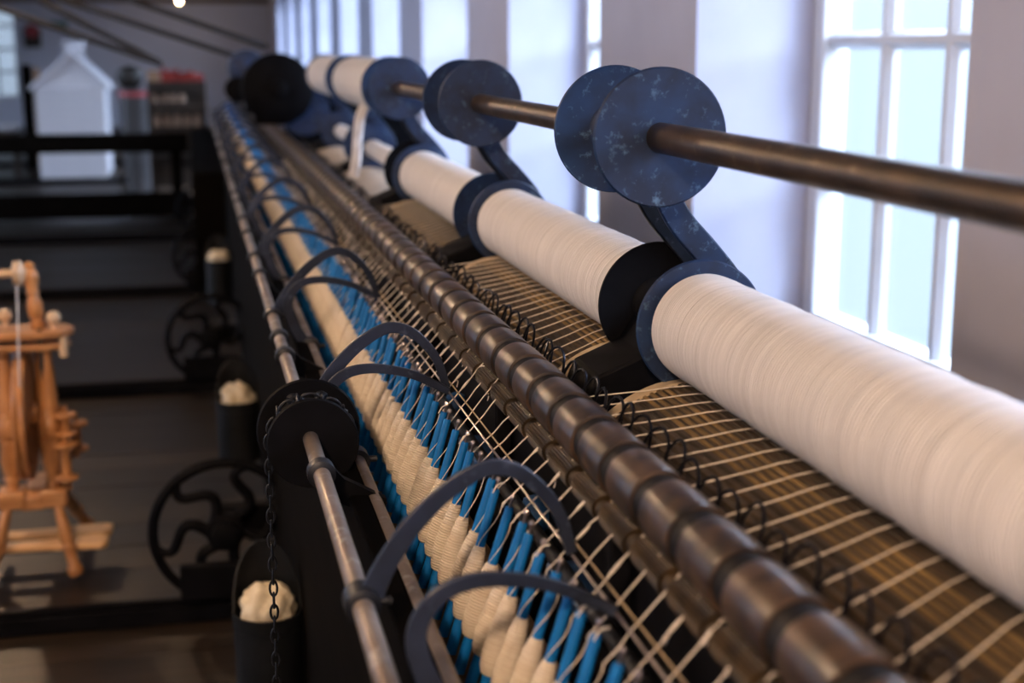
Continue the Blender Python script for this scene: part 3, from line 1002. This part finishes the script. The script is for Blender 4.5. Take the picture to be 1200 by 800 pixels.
def strand_mesh(dy_drum, seed):
    rg = random.Random(seed)
    m = MB()
    P = []
    # loose turns up the tube
    turns, z0, z1 = rg.uniform(0.36, 0.60), 0.1215, rg.uniform(0.165, 0.176)
    ph = -turns * 2 * PI
    N = 26
    ax = Vector((math.sin(TILT), 0, math.cos(TILT)))
    e1 = Vector((math.cos(TILT), 0, -math.sin(TILT)))
    base = Vector((XBOT - XTIP, 0, HTIP - HBOT))
    for i in range(N + 1):
        t = i / N
        a = ph + turns * 2 * PI * t
        r_ = 0.0063 - 0.0008 * t
        P.append(base + ax * (z0 + (z1 - z0) * t) + (e1 * math.cos(a) + Vector((0, 1, 0)) * math.sin(a)) * r_)
    nip = Vector((XR - 0.017 - XTIP, dy_drum * 0.16, HTIP - 0.4128))
    A = base + ax * (z1 + 0.001) + e1 * 0.0064
    for i in range(1, 7):
        t = i / 6
        w = 0.0011 if 0 < i < 6 else 0
        P.append(A.lerp(nip, t) + Vector((0, rg.uniform(-w, w), rg.uniform(-w, w))))
    # under the pressing roller
    for aa in (-0.25, 0.1, 0.45):
        P.append(Vector((XR + (RR + 0.001) * math.sin(aa) - XTIP, dy_drum * (0.18 + 0.03 * aa), HTIP - (HR + (RR + 0.001) * math.cos(aa)))))
    # up to the drum top and on to the roll
    P.append(Vector((0.446 - XTIP, dy_drum * 0.42, HTIP - 0.4005)))
    P.append(Vector((0.50 - XTIP, dy_drum * 0.72, HTIP - 0.3885)))
    for xx in (0.525, 0.54, CON[0] + 0.012):
        zz_ = math.sqrt((RD + 0.0012) ** 2 - (xx - XD) ** 2)
        P.append(Vector((xx - XTIP, dy_drum * (0.85 + (xx - 0.525) * 4.5), HTIP - HD + zz_)))
    m.tube(P, [0.0006] * (N - 1) + [0.00085] * (len(P) - N + 1), 5)
    # snarls and broken ends
    if rg.random() < 0.5:
        t = rg.uniform(0.35, 0.95)
        q = A.lerp(nip, t)
        s = rg.choice((-1, 1))
        pts = smooth_path([q, q + Vector((0.004, s * 0.004, 0.001)), q + Vector((0.007, s * 0.010, -0.003)), q + Vector((0.006, s * 0.014, -0.011))], 4)
        m.tube(pts, [0.0011 - 0.0004 * i / (len(pts) - 1) for i in range(len(pts))], 5)
    if rg.random() < 0.4:
        t = rg.uniform(0.5, 0.8)
        q = A.lerp(nip, t)
        d = (nip - A).normalized()
        m.tube([q - d * 0.01, q - d * 0.004, q + d * 0.004, q + d * 0.01], [0.0008, 0.0016, 0.0017, 0.0008], 5)
    if rg.random() < 0.5:
        q = Vector((0.0, 0, -0.002))
        pts = smooth_path([q, q + Vector((-0.006, 0.006, -0.004)), q + Vector((-0.012, 0.004, -0.012))], 4)
        m.tube(pts, 0.0008, 5)
    return m.mesh('yarn_strand', M['thread'])


cache = {}
for i, yy in enumerate(spindles):
    if yy > 8.7:
        break
    k = 0
    while k < NSEC - 1 and yy > gaps[k]:
        k += 1
    if yy > gaps[-1]:
        break
    lo = gaps[k] - SEC
    hi = gaps[k]
    u = (yy - (lo + hi) / 2) / (SEC / 2)               # -1..1 across the section
    dy = -u * (GF + 0.018)
    key = (round(dy, 4), i % 3)
    if key not in cache:
        cache[key] = strand_mesh(dy, hash((int(dy * 1e5), i % 3)) & 0xffff)
    s = place('yarn_strand', cache[key], None, (XTIP, yy, Z(HTIP)))
    tag(s, spindle_place(yy, 'thin cream thread drawn'), 'thread', 'threads drawn to the spindles')

# ------------------------------------------------------------------ headstock
hs = empty('headstock', (0.5, 6.6, 0))
tag(hs, 'black headstock with large dark pulleys rising in the middle of the machine', 'machine')
for yq in (6.28, 7.35):
    obj('side_frame', MB().prism([(0.26, 1.10), (0.455, 1.10), (0.47, 0.0), (0.95, 0.0), (0.95, 1.10), (0.80, 1.24), (0.56, 1.33), (0.36, 1.36), (0.26, 1.30)], yq - 0.025, yq + 0.025), M['black_iron'], hs, bevel=0.006)
dw = obj('drive_pulley', MB().lathe([(0.03, -0.05), (0.135, -0.05), (0.148, -0.04), (0.148, 0.04), (0.135, 0.05), (0.03, 0.05)], (0.352, 6.12, 1.255), 'Y', 48), M['black_iron'], hs)
obj('pulley_boss', MB().lathe([(0.03, -0.085), (0.04, -0.08), (0.04, 0.08), (0.03, 0.085)], (0.352, 6.12, 1.255), 'Y', 24), M['black_iron'], dw)
obj('rim_pulley', MB().lathe([(0.03, -0.03), (0.10, -0.03), (0.105, 0.0), (0.10, 0.03), (0.03, 0.03)], (0.47, 6.20, 1.16), 'Y', 40), M['blue_iron'], hs)
obj('top_shaft', MB().lathe([(0.018, 6.22), (0.018, 7.5)], (0.352, 0, 1.255), 'Y', 16), M['steel'], hs)
obj('gear_cover', MB().lathe([(0.02, -0.12), (0.085, -0.10), (0.093, 0.0), (0.085, 0.12), (0.02, 0.13)], (0.265, 7.1, 1.325), 'Y', 32), M['blue_iron'], hs)
obj('lower_cover', MB().lathe([(0.02, -0.1), (0.06, -0.09), (0.06, 0.09), (0.02, 0.1)], (0.215, 7.0, 1.23), 'Y', 24), M['black_iron'], hs)
obj('cross_bar', MB().box((0.42, 6.8, 1.33), (0.10, 1.0, 0.05)), M['blue_paint'], hs, bevel=0.006)
# oil pot, hank of yarn
hk = MB()
for q in range(14):
    a = random.uniform(0, 6.28)
    r_ = random.uniform(0, 0.016)
    x_, y_ = XU - 0.055 + r_ * math.cos(a), 4.0 + 1.6 * r_ * math.sin(a)
    hk.tube(smooth_path([(XU - 0.03 + r_ * math.cos(a), y_, Z(0.135)), (x_, y_ + 0.004, Z(0.18)), (x_ - 0.012 + random.uniform(-0.004, 0.004), y_, Z(0.24)), (x_ - 0.016, y_ - 0.006, Z(0.30)), (x_ - 0.026, y_, Z(0.352))], 4), 0.0042, 6)
tag(obj('yarn_hank', hk, M['roving']), 'white hank of yarn hanging from an upper bobbin to the drum', 'yarn')

# ropes from the headstock up to the line shaft
ROPES = [((-0.165, 1.329), (-1.073, 1.65), 'lowest drive rope slanting up left from behind the red cloth'),
         ((-0.189, 1.344), (-0.855, 1.70), 'second drive rope slanting up left, steepest of the ropes'),
         ((0.267, 1.379), (-0.71, 1.701), 'third drive rope slanting up left from the blue cover'),
         ((0.475, 1.43), (-0.32, 1.704), 'topmost drive rope slanting up left from the headstock')]
for i, ((x0, z0), (x1, z1), lab) in enumerate(ROPES):
    x0, x1, z0, z1 = x0 * 0.8, x1 * 0.8, H + (z0 - H) * 0.8, H + (z1 - H) * 0.8
    t = (CEIL - 0.02 - z0) / (z1 - z0)
    yy = 7.2 + 0.05 * i
    xe, ze = x0 + (x1 - x0) * t, CEIL - 0.02
    if xe < XLEFT + 0.1:
        t = (XLEFT + 0.1 - x0) / (x1 - x0)
        xe, ze = x0 + (x1 - x0) * t, z0 + (z1 - z0) * t
    tag(obj('drive_rope', MB().tube([(x0, yy, z0), ((x0 + xe) / 2, yy, (z0 + ze) / 2), (xe, yy, ze)], 0.014, 8), M['rope']), lab, 'rope', 'drive ropes')

# ------------------------------------------------------------------ spinning wheel in the aisle
SWX, SWY = -0.47, 3.95
sw = empty('spinning_wheel', (SWX, SWY, 0))
tag(sw, 'orange varnished upright spinning wheel with turned posts on the dark floor', 'spinning wheel')


def turned(name, p0, p1, rs, parent, mat='pine', n=14):
    P0, P1 = Vector(p0), Vector(p1)
    pts = [P0.lerp(P1, t) for t, _ in rs]
    return obj(name, MB().tube(pts, [r for _, r in rs], n), M[mat], parent)


TURN = [(0, 0.018), (0.06, 0.018), (0.075, 0.024), (0.09, 0.018), (0.20, 0.027), (0.33, 0.023), (0.345, 0.029), (0.36, 0.023), (0.375, 0.029), (0.40, 0.031), (0.50, 0.031), (0.515, 0.026), (0.53, 0.030), (0.55, 0.024), (0.56, 0.028), (0.60, 0.026), (0.80, 0.021), (0.97, 0.013), (1.0, 0.013)]
for px_ in (-0.523, -0.414):
    turned('post', (px_, SWY - 0.03, 0.245), (px_, SWY - 0.03, 0.64), TURN, sw)
    obj('foot_block', MB().box((px_, SWY - 0.03, 0.222), (0.072, 0.09, 0.05)), M['pine_x'], sw, bevel=0.008)
turned('post', (-0.440, SWY + 0.13, 0.245), (-0.436, SWY + 0.10, 0.64), TURN, sw)
turned('stretcher', (-0.495, SWY - 0.035, 0.225), (-0.44, SWY - 0.035, 0.225), [(0, 0.016), (0.2, 0.02), (0.5, 0.014), (0.8, 0.02), (1, 0.016)], sw)
obj('cross_board', MB().box((-0.47, SWY + 0.06, 0.21), (0.06, 0.26, 0.035)), M['pine_x'], sw, bevel=0.006)
# table: two shaped boards
tb = []
for k in range(40):
    a = 2 * PI * k / 40
    w_ = 0.100 - 0.022 * math.cos(a) ** 2 + 0.014 * math.cos(2 * a)
    tb.append((-0.48 + 0.142 * math.cos(a), SWY + w_ * math.sin(a) * (1.0 - 0.18 * (1 - abs(math.cos(a))))))
obj('table_board', MB().prism(tb, 0.662, 0.684, 'XY'), M['pine_x'], sw, bevel=0.006)
obj('table_board', MB().prism([(-0.48 + (x_ + 0.48) * 0.93, SWY + (y_ - SWY) * 0.9) for x_, y_ in tb], 0.630, 0.648, 'XY'), M['pine_x'], sw, bevel=0.005)
for sx_ in (-0.605, -0.365):
    obj('peg', MB().lathe([(0.012, 0.61), (0.012, 0.665)], (sx_, SWY - 0.04, 0), 'Z', 12), M['pale_pine'], sw)
for kx, ky, kz in ((-0.388, SWY - 0.02, 0.684), (-0.52, SWY + 0.04, 0.684)):
    obj('knob', MB().lathe([(0.008, 0.0), (0.008, 0.012), (0.018, 0.022), (0.020, 0.032), (0.014, 0.044), (0.0, 0.048)], (kx, ky, kz), 'Z', 14), M['pale_pine'], sw)
MAID = [(0, 0.018), (0.1, 0.02), (0.14, 0.014), (0.2, 0.021), (0.35, 0.022), (0.5, 0.014), (0.54, 0.018), (0.6, 0.015), (0.75, 0.022), (0.85, 0.019), (0.9, 0.012), (0.94, 0.016), (1, 0.006)]
turned('maiden', (-0.430, SWY - 0.01, 0.684), (-0.444, SWY - 0.01, 0.865), MAID, sw)
turned('maiden', (-0.600, SWY - 0.01, 0.684), (-0.600, SWY - 0.01, 0.865), MAID, sw)
fl_ = obj('flyer_bobbin', MB().lathe([(0.011, -0.585), (0.011, -0.485)], (0, SWY - 0.01, 0.835), 'X', 14), M['pale_pine'], sw)
obj('whorl', MB().lathe([(0.012, -0.488), (0.034, -0.482), (0.030, -0.474), (0.036, -0.468), (0.026, -0.456), (0.012, -0.446)], (0, SWY - 0.01, 0.835), 'X', 22), M['pale_pine'], fl_)
obj('leather_bearing', MB().box((-0.424, SWY - 0.045, 0.62), (0.011, 0.006, 0.14)), M['leather'], sw)
# the drive wheel seen edge on
wc = (-0.482, SWY + 0.03, 0.44)
dwl = obj('drive_wheel', MB().lathe([(0.150, -0.016), (0.178, -0.016), (0.182, -0.012), (0.176, 0.0), (0.182, 0.012), (0.178, 0.016), (0.150, 0.016)], wc, 'X', 56), M['pine'], sw)
obj('wheel_hub', MB().lathe([(0.02, -0.04), (0.03, -0.02), (0.03, 0.02), (0.02, 0.04)], wc, 'X', 18), M['pine'], dwl)
for q in range(8):
    a = q * PI / 4
    d_ = Vector((0, math.cos(a), math.sin(a)))
    turned('wheel_spoke', Vector(wc) + d_ * 0.028, Vector(wc) + d_ * 0.155, [(0, 0.009), (0.3, 0.012), (0.5, 0.008), (0.7, 0.012), (1, 0.008)], dwl, n=8)
obj('drive_band', MB().tube([(-0.475, SWY - 0.015, 0.835), (-0.475, SWY - 0.12, 0.55)], 0.0022, 6), M['frame'], sw)
LEG = [(0, 0.012), (0.25, 0.016), (0.5, 0.020), (0.55, 0.015), (0.6, 0.021), (0.65, 0.017), (0.82, 0.015), (0.88, 0.021), (0.95, 0.022), (1, 0.015)]
turned('leg', (-0.405, SWY - 0.06, 0.205), (-0.362, SWY - 0.11, 0.012), LEG, sw)
turned('leg', (-0.535, SWY - 0.06, 0.205), (-0.590, SWY - 0.11, 0.012), LEG, sw)
turned('leg', (-0.43, SWY + 0.15, 0.205), (-0.355, SWY + 0.30, 0.012), LEG, sw)
for ty, tx in ((SWY - 0.045, 0.0), (SWY + 0.055, 0.006)):
    pl = [(-0.575, ty - 0.022), (-0.46, ty - 0.026), (-0.36, ty - 0.040), (-0.295, ty - 0.043), (-0.280 + tx, ty - 0.030), (-0.277 + tx, ty + 0.028), (-0.295, ty + 0.040), (-0.36, ty + 0.038), (-0.46, ty + 0.024), (-0.575, ty + 0.02)]
    obj('treadle', MB().prism(pl, 0.075, 0.093, 'XY'), M['treadle'], sw, bevel=0.005)
obj('treadle_bar', MB().tube([(-0.575, SWY - 0.13, 0.075), (-0.575, SWY + 0.13, 0.075)], 0.013, 10), M['pine'], sw)
# spare bobbins on the side rack
obj('bobbin_rack', MB().box((-0.385, SWY - 0.0, 0.345), (0.03, 0.02, 0.24)), M['pine'], sw)
SB = MB()
for bx, by, bz, hh, lab in ((-0.372, SWY - 0.05, 0.395, 0.06, 'spare wooden bobbin highest on the spinning wheel side rack'),
                            (-0.372, SWY - 0.10, 0.285, 0.10, 'tall spare wooden bobbin lowest on the spinning wheel side rack'),
                            (-0.352, SWY + 0.03, 0.330, 0.08, 'spare wooden bobbin behind the two others on the side rack')):
    s = obj('spare_bobbin', MB().lathe([(0.030, 0), (0.032, 0.004), (0.030, 0.009), (0.013, 0.011), (0.013, hh - 0.011), (0.030, hh - 0.009), (0.032, hh - 0.004), (0.030, hh), (0.006, hh)], (bx, by, bz), 'Z', 24), M['pine'])
    tag(s, lab, 'bobbin', 'spare bobbins on the spinning wheel')
    SB.tube([(bx, by, bz - 0.02), (bx, by, bz + hh + 0.012)], 0.005, 8)
    SB.tube([(bx, by, bz - 0.012), (-0.39, SWY - 0.01, bz - 0.012)], 0.007, 8)
obj('bobbin_pegs', SB, M['pine'], sw)

# ------------------------------------------------------------------ the far end of the aisle
# low barrier
for zt, th, cyy, lab in ((0.615, 0.15, 12.4, 'upper'), (0.13, 0.20, 11.2, 'lower')):
    pass
bar = empty('low_barrier', (-2.2, 12.3, 0))
tag(bar, 'low black timber barrier across the aisle before the white house', 'barrier')
obj('top_beam', MB().box((-2.25, 12.3, 0.655), (4.4, 0.10, 0.155)), M['black_wood'], bar, bevel=0.01)
obj('bottom_beam', MB().box((-2.25, 12.3, 0.14), (4.4, 0.10, 0.20)), M['black_wood'], bar, bevel=0.01)
for px_ in (-4.4, -2.6, -0.15):
    obj('barrier_post', MB().box((px_, 12.38, 0.36), (0.09, 0.06, 0.72)), M['black_wood'], bar, bevel=0.006)

# white gabled house
HX0, HX1, HY0, HY1 = -1.665, -0.955, 16.5, 17.6
hz = 1.04
ho = empty('model_house', ((HX0 + HX1) / 2, (HY0 + HY1) / 2, 0))
tag(ho, 'white clapboard gabled display house with stub chimney beyond the barrier', 'display house')
xm = (HX0 + HX1) / 2 + 0.03
obj('wall_core', MB().prism([(HX0 + 0.02, 0), (HX1 - 0.02, 0), (HX1 - 0.02, hz), (xm, 1.36), (HX0 + 0.02, hz)], HY0 + 0.02, HY1), M['white_board'], ho)
bw = HX1 - HX0
cb = MB().box((0, 0, 0), (bw, 0.025, 0.095), Matrix.Rotation(0.1, 3, 'X')).mesh('clapboard', M['white_board'], False)
for q in range(10):
    place('clapboard', cb, ho, Vector(((HX0 + HX1) / 2, HY0 + 0.012, 0.06 + q * 0.1)) - ho.location)
sb = MB().box((0, 0, 0), (0.025, HY1 - HY0, 0.095), Matrix.Rotation(0.1, 3, 'Y')).mesh('clapboard', M['white_board'], False)
for q in range(10):
    place('clapboard', sb, ho, Vector((HX1 - 0.006, (HY0 + HY1) / 2, 0.06 + q * 0.1)) - ho.location)
for s in (-1, 1):
    xe = HX1 + 0.06 if s > 0 else HX0 - 0.06
    ze = hz - 0.055
    obj('roof_slope', MB().prism([(xm, 1.40), (xe, ze + 0.03), (xe, ze - 0.01), (xm, 1.355)], HY0 - 0.05, HY1 + 0.05), M['white_board'], ho)
obj('corner_board', MB().box((HX1 - 0.03, HY0 + 0.0, hz / 2), (0.09, 0.03, hz)), M['white_board'], ho)
obj('chimney', MB().box((xm + 0.02, HY0 + 0.45, 1.40), (0.20, 0.2, 0.16)).box((xm + 0.02, HY0 + 0.45, 1.485), (0.25, 0.25, 0.03)), M['white_board'], ho, bevel=0.006)

# slatted rack with cones, red cloth and box
RX0, RX1, RY = -0.40, 0.13, 13.9
rk = empty('slatted_rack', ((RX0 + RX1) / 2, RY, 0))
tag(rk, 'dark slatted wooden rack beside the machine with tan cones inside', 'rack')
for px_ in (RX0 + 0.02, RX1 - 0.02):
    for py_ in (RY - 0.2, RY + 0.2):
        obj('rack_post', MB().box((px_, py_, 0.56), (0.04, 0.04, 1.12)), M['crate'], rk)
for zq in (0.42, 0.70, 0.88, 1.11):
    obj('rack_shelf', MB().box(((RX0 + RX1) / 2, RY, zq), (RX1 - RX0, 0.44, 0.03)), M['crate'], rk)
obj('rack_back', MB().box(((RX0 + RX1) / 2, RY + 0.215, 0.62), (RX1 - RX0, 0.012, 1.0)), M['crate'], rk)
sl = MB().box((0, 0, 0), (RX1 - RX0, 0.015, 0.035)).mesh('rack_slat', M['crate'], False)
for zq in (0.50, 0.58, 0.66, 0.84, 0.92, 1.065):
    place('rack_slat', sl, rk, Vector(((RX0 + RX1) / 2, RY - 0.225, zq)) - rk.location)
CONES = ['leftmost', 'second', 'third', 'rightmost', 'leftmost', 'second', 'third', 'fourth', 'rightmost']
for i, (cx_, zq) in enumerate([(-0.34, 0.895), (-0.25, 0.895), (-0.17, 0.895), (-0.09, 0.895), (-0.32, 0.715), (-0.23, 0.715), (-0.14, 0.715), (-0.05, 0.715), (0.04, 0.715)]):
    tag(obj('yarn_cone', MB().lathe([(0.036, 0), (0.038, 0.01), (0.026, 0.105), (0.02, 0.11), (0.0, 0.11)], (cx_, RY - 0.14, zq), 'Z', 14), M['cone']), '%s tan cone of yarn on the %s shelf of the slatted rack' % (CONES[i], 'upper' if i < 4 else 'lower'), 'cone', 'yarn cones in the slatted rack')
cl = MB()
pts = []
nx, ny = 22, 8
vs, fs = [], []
for i in range(nx + 1):
    for j in range(ny + 1):
        x_ = -0.27 + 0.39 * i / nx
        y_ = RY - 0.2 + 0.36 * j / ny
        z_ = 1.215 + 0.035 * math.sin(i * 1.3) * math.cos(j * 0.9) - 0.05 * (i / nx) + 0.02 * math.sin(i * 0.45 + j)
        vs.append((x_, y_, z_ if 0 < j < ny else 1.13))
for i in range(nx):
    for j in range(ny):
        a_ = i * (ny + 1) + j
        fs.append((a_, a_ + 1, a_ + ny + 2, a_ + ny + 1))
base = len(vs)
vs2 = [(v[0], v[1], 1.126) for v in vs]
edge = [i * (ny + 1) for i in range(nx + 1)] + [nx * (ny + 1) + j for j in range(1, ny + 1)] + [i * (ny + 1) + ny for i in range(nx - 1, -1, -1)] + [j for j in range(ny - 1, 0, -1)]
for q in range(len(edge)):
    a_, b_ = edge[q], edge[(q + 1) % len(edge)]
    fs.append((a_, b_, base + b_, base + a_))
fs.append(tuple(base + e_ for e_ in edge))
tag(obj('red_cloth', cl.add(vs + vs2, fs), M['red_cloth']), 'crumpled red cloth heaped on top of the dark slatted rack', 'cloth')
tag(obj('card_box', MB().box((-0.335, RY - 0.1, 1.175), (0.11, 0.16, 0.10)), M['tan_card'], bevel=0.004), 'small tan box at the left end of the rack top, by the red cloth', 'box')
# grey bin with red rim, dark basket on it
gb = empty('grey_bin', (-0.56, 15.0, 0))
tag(gb, 'grey bin with a red rim between the white house and the rack', 'bin')
obj('bin_body', MB().lathe([(0.12, 0.0), (0.15, 0.95), (0.14, 0.95), (0.11, 0.02)], (-0.56, 15.0, 0), 'Z', 24), M['grey_bin'], gb)
obj('bin_rim', MB().lathe([(0.145, 0.95), (0.162, 0.95), (0.162, 1.0), (0.145, 1.0)], (-0.56, 15.0, 0), 'Z', 24), M['red_enamel'], gb)
obj('bin_lid', MB().lathe([(0.15, 1.0), (0.14, 1.02), (0.0, 1.03)], (-0.56, 15.0, 0), 'Z', 24), M['grey_bin'], gb)
bk = MB().lathe([(0.07, 1.03), (0.12, 1.08), (0.14, 1.15), (0.12, 1.21), (0.05, 1.25), (0.0, 1.255)], (-0.60, 15.0, 0), 'Z', 20)
tag(obj('dark_basket', bk, M['leather']), 'round dark basket standing on the grey bin', 'basket')
# post and tray by the far window
po = obj('door_post', MB().box((-1.90, 18.0, 0.62), (0.12, 0.12, 1.24)), M['black_wood'], bevel=0.01)
tag(po, 'dark timber post standing left of the white house', 'post')
po = obj('door_post', MB().box((-1.79, 18.0, 0.60), (0.07, 0.10, 1.20)), M['tan_card'], bevel=0.01)
tag(po, 'tan timber post beside the dark one left of the white house', 'post')
tb_ = empty('side_table', (-2.15, 17.0, 0))
tag(tb_, 'dark low table under the far window carrying a white basin', 'table')
obj('table_top', MB().box((-2.15, 17.0, 0.49), (0.5, 0.4, 0.04)), M['crate'], tb_)
for dx in (-0.2, 0.2):
    for dy in (-0.15, 0.15):
        obj('leg', MB().box((-2.15 + dx, 17.0 + dy, 0.235), (0.04, 0.04, 0.47)), M['crate'], tb_)
tag(obj('white_basin', MB().lathe([(0.06, 0.0), (0.11, 0.02), (0.14, 0.085), (0.132, 0.085), (0.10, 0.03), (0.0, 0.02)], (-2.03, 16.95, 0.51), 'Z', 24), M['frame']), 'white basin on the low table left of the white house', 'basin')
bell = empty('wall_bell', (-2.82, YEND - 0.04, 1.70))
tag(bell, 'red alarm bell with dark backing high on the far wall', 'bell')
obj('bell_dome', MB().lathe([(0.12, 0.0), (0.115, -0.04), (0.07, -0.08), (0.0, -0.095)], (-2.82, YEND - 0.03, 1.74), 'Y', 20), M['red_enamel'], bell)
obj('bell_backing', MB().box((-2.82, YEND - 0.02, 1.62), (0.30, 0.035, 0.36)), M['leather'], bell)
sg = obj('wall_plaque', MB().box((-2.35, YEND - 0.015, 1.86), (0.34, 0.03, 0.12)), M['teal'], bevel=0.005)
tag(sg, 'small teal plaque on the far wall beside the red bell', 'plaque')
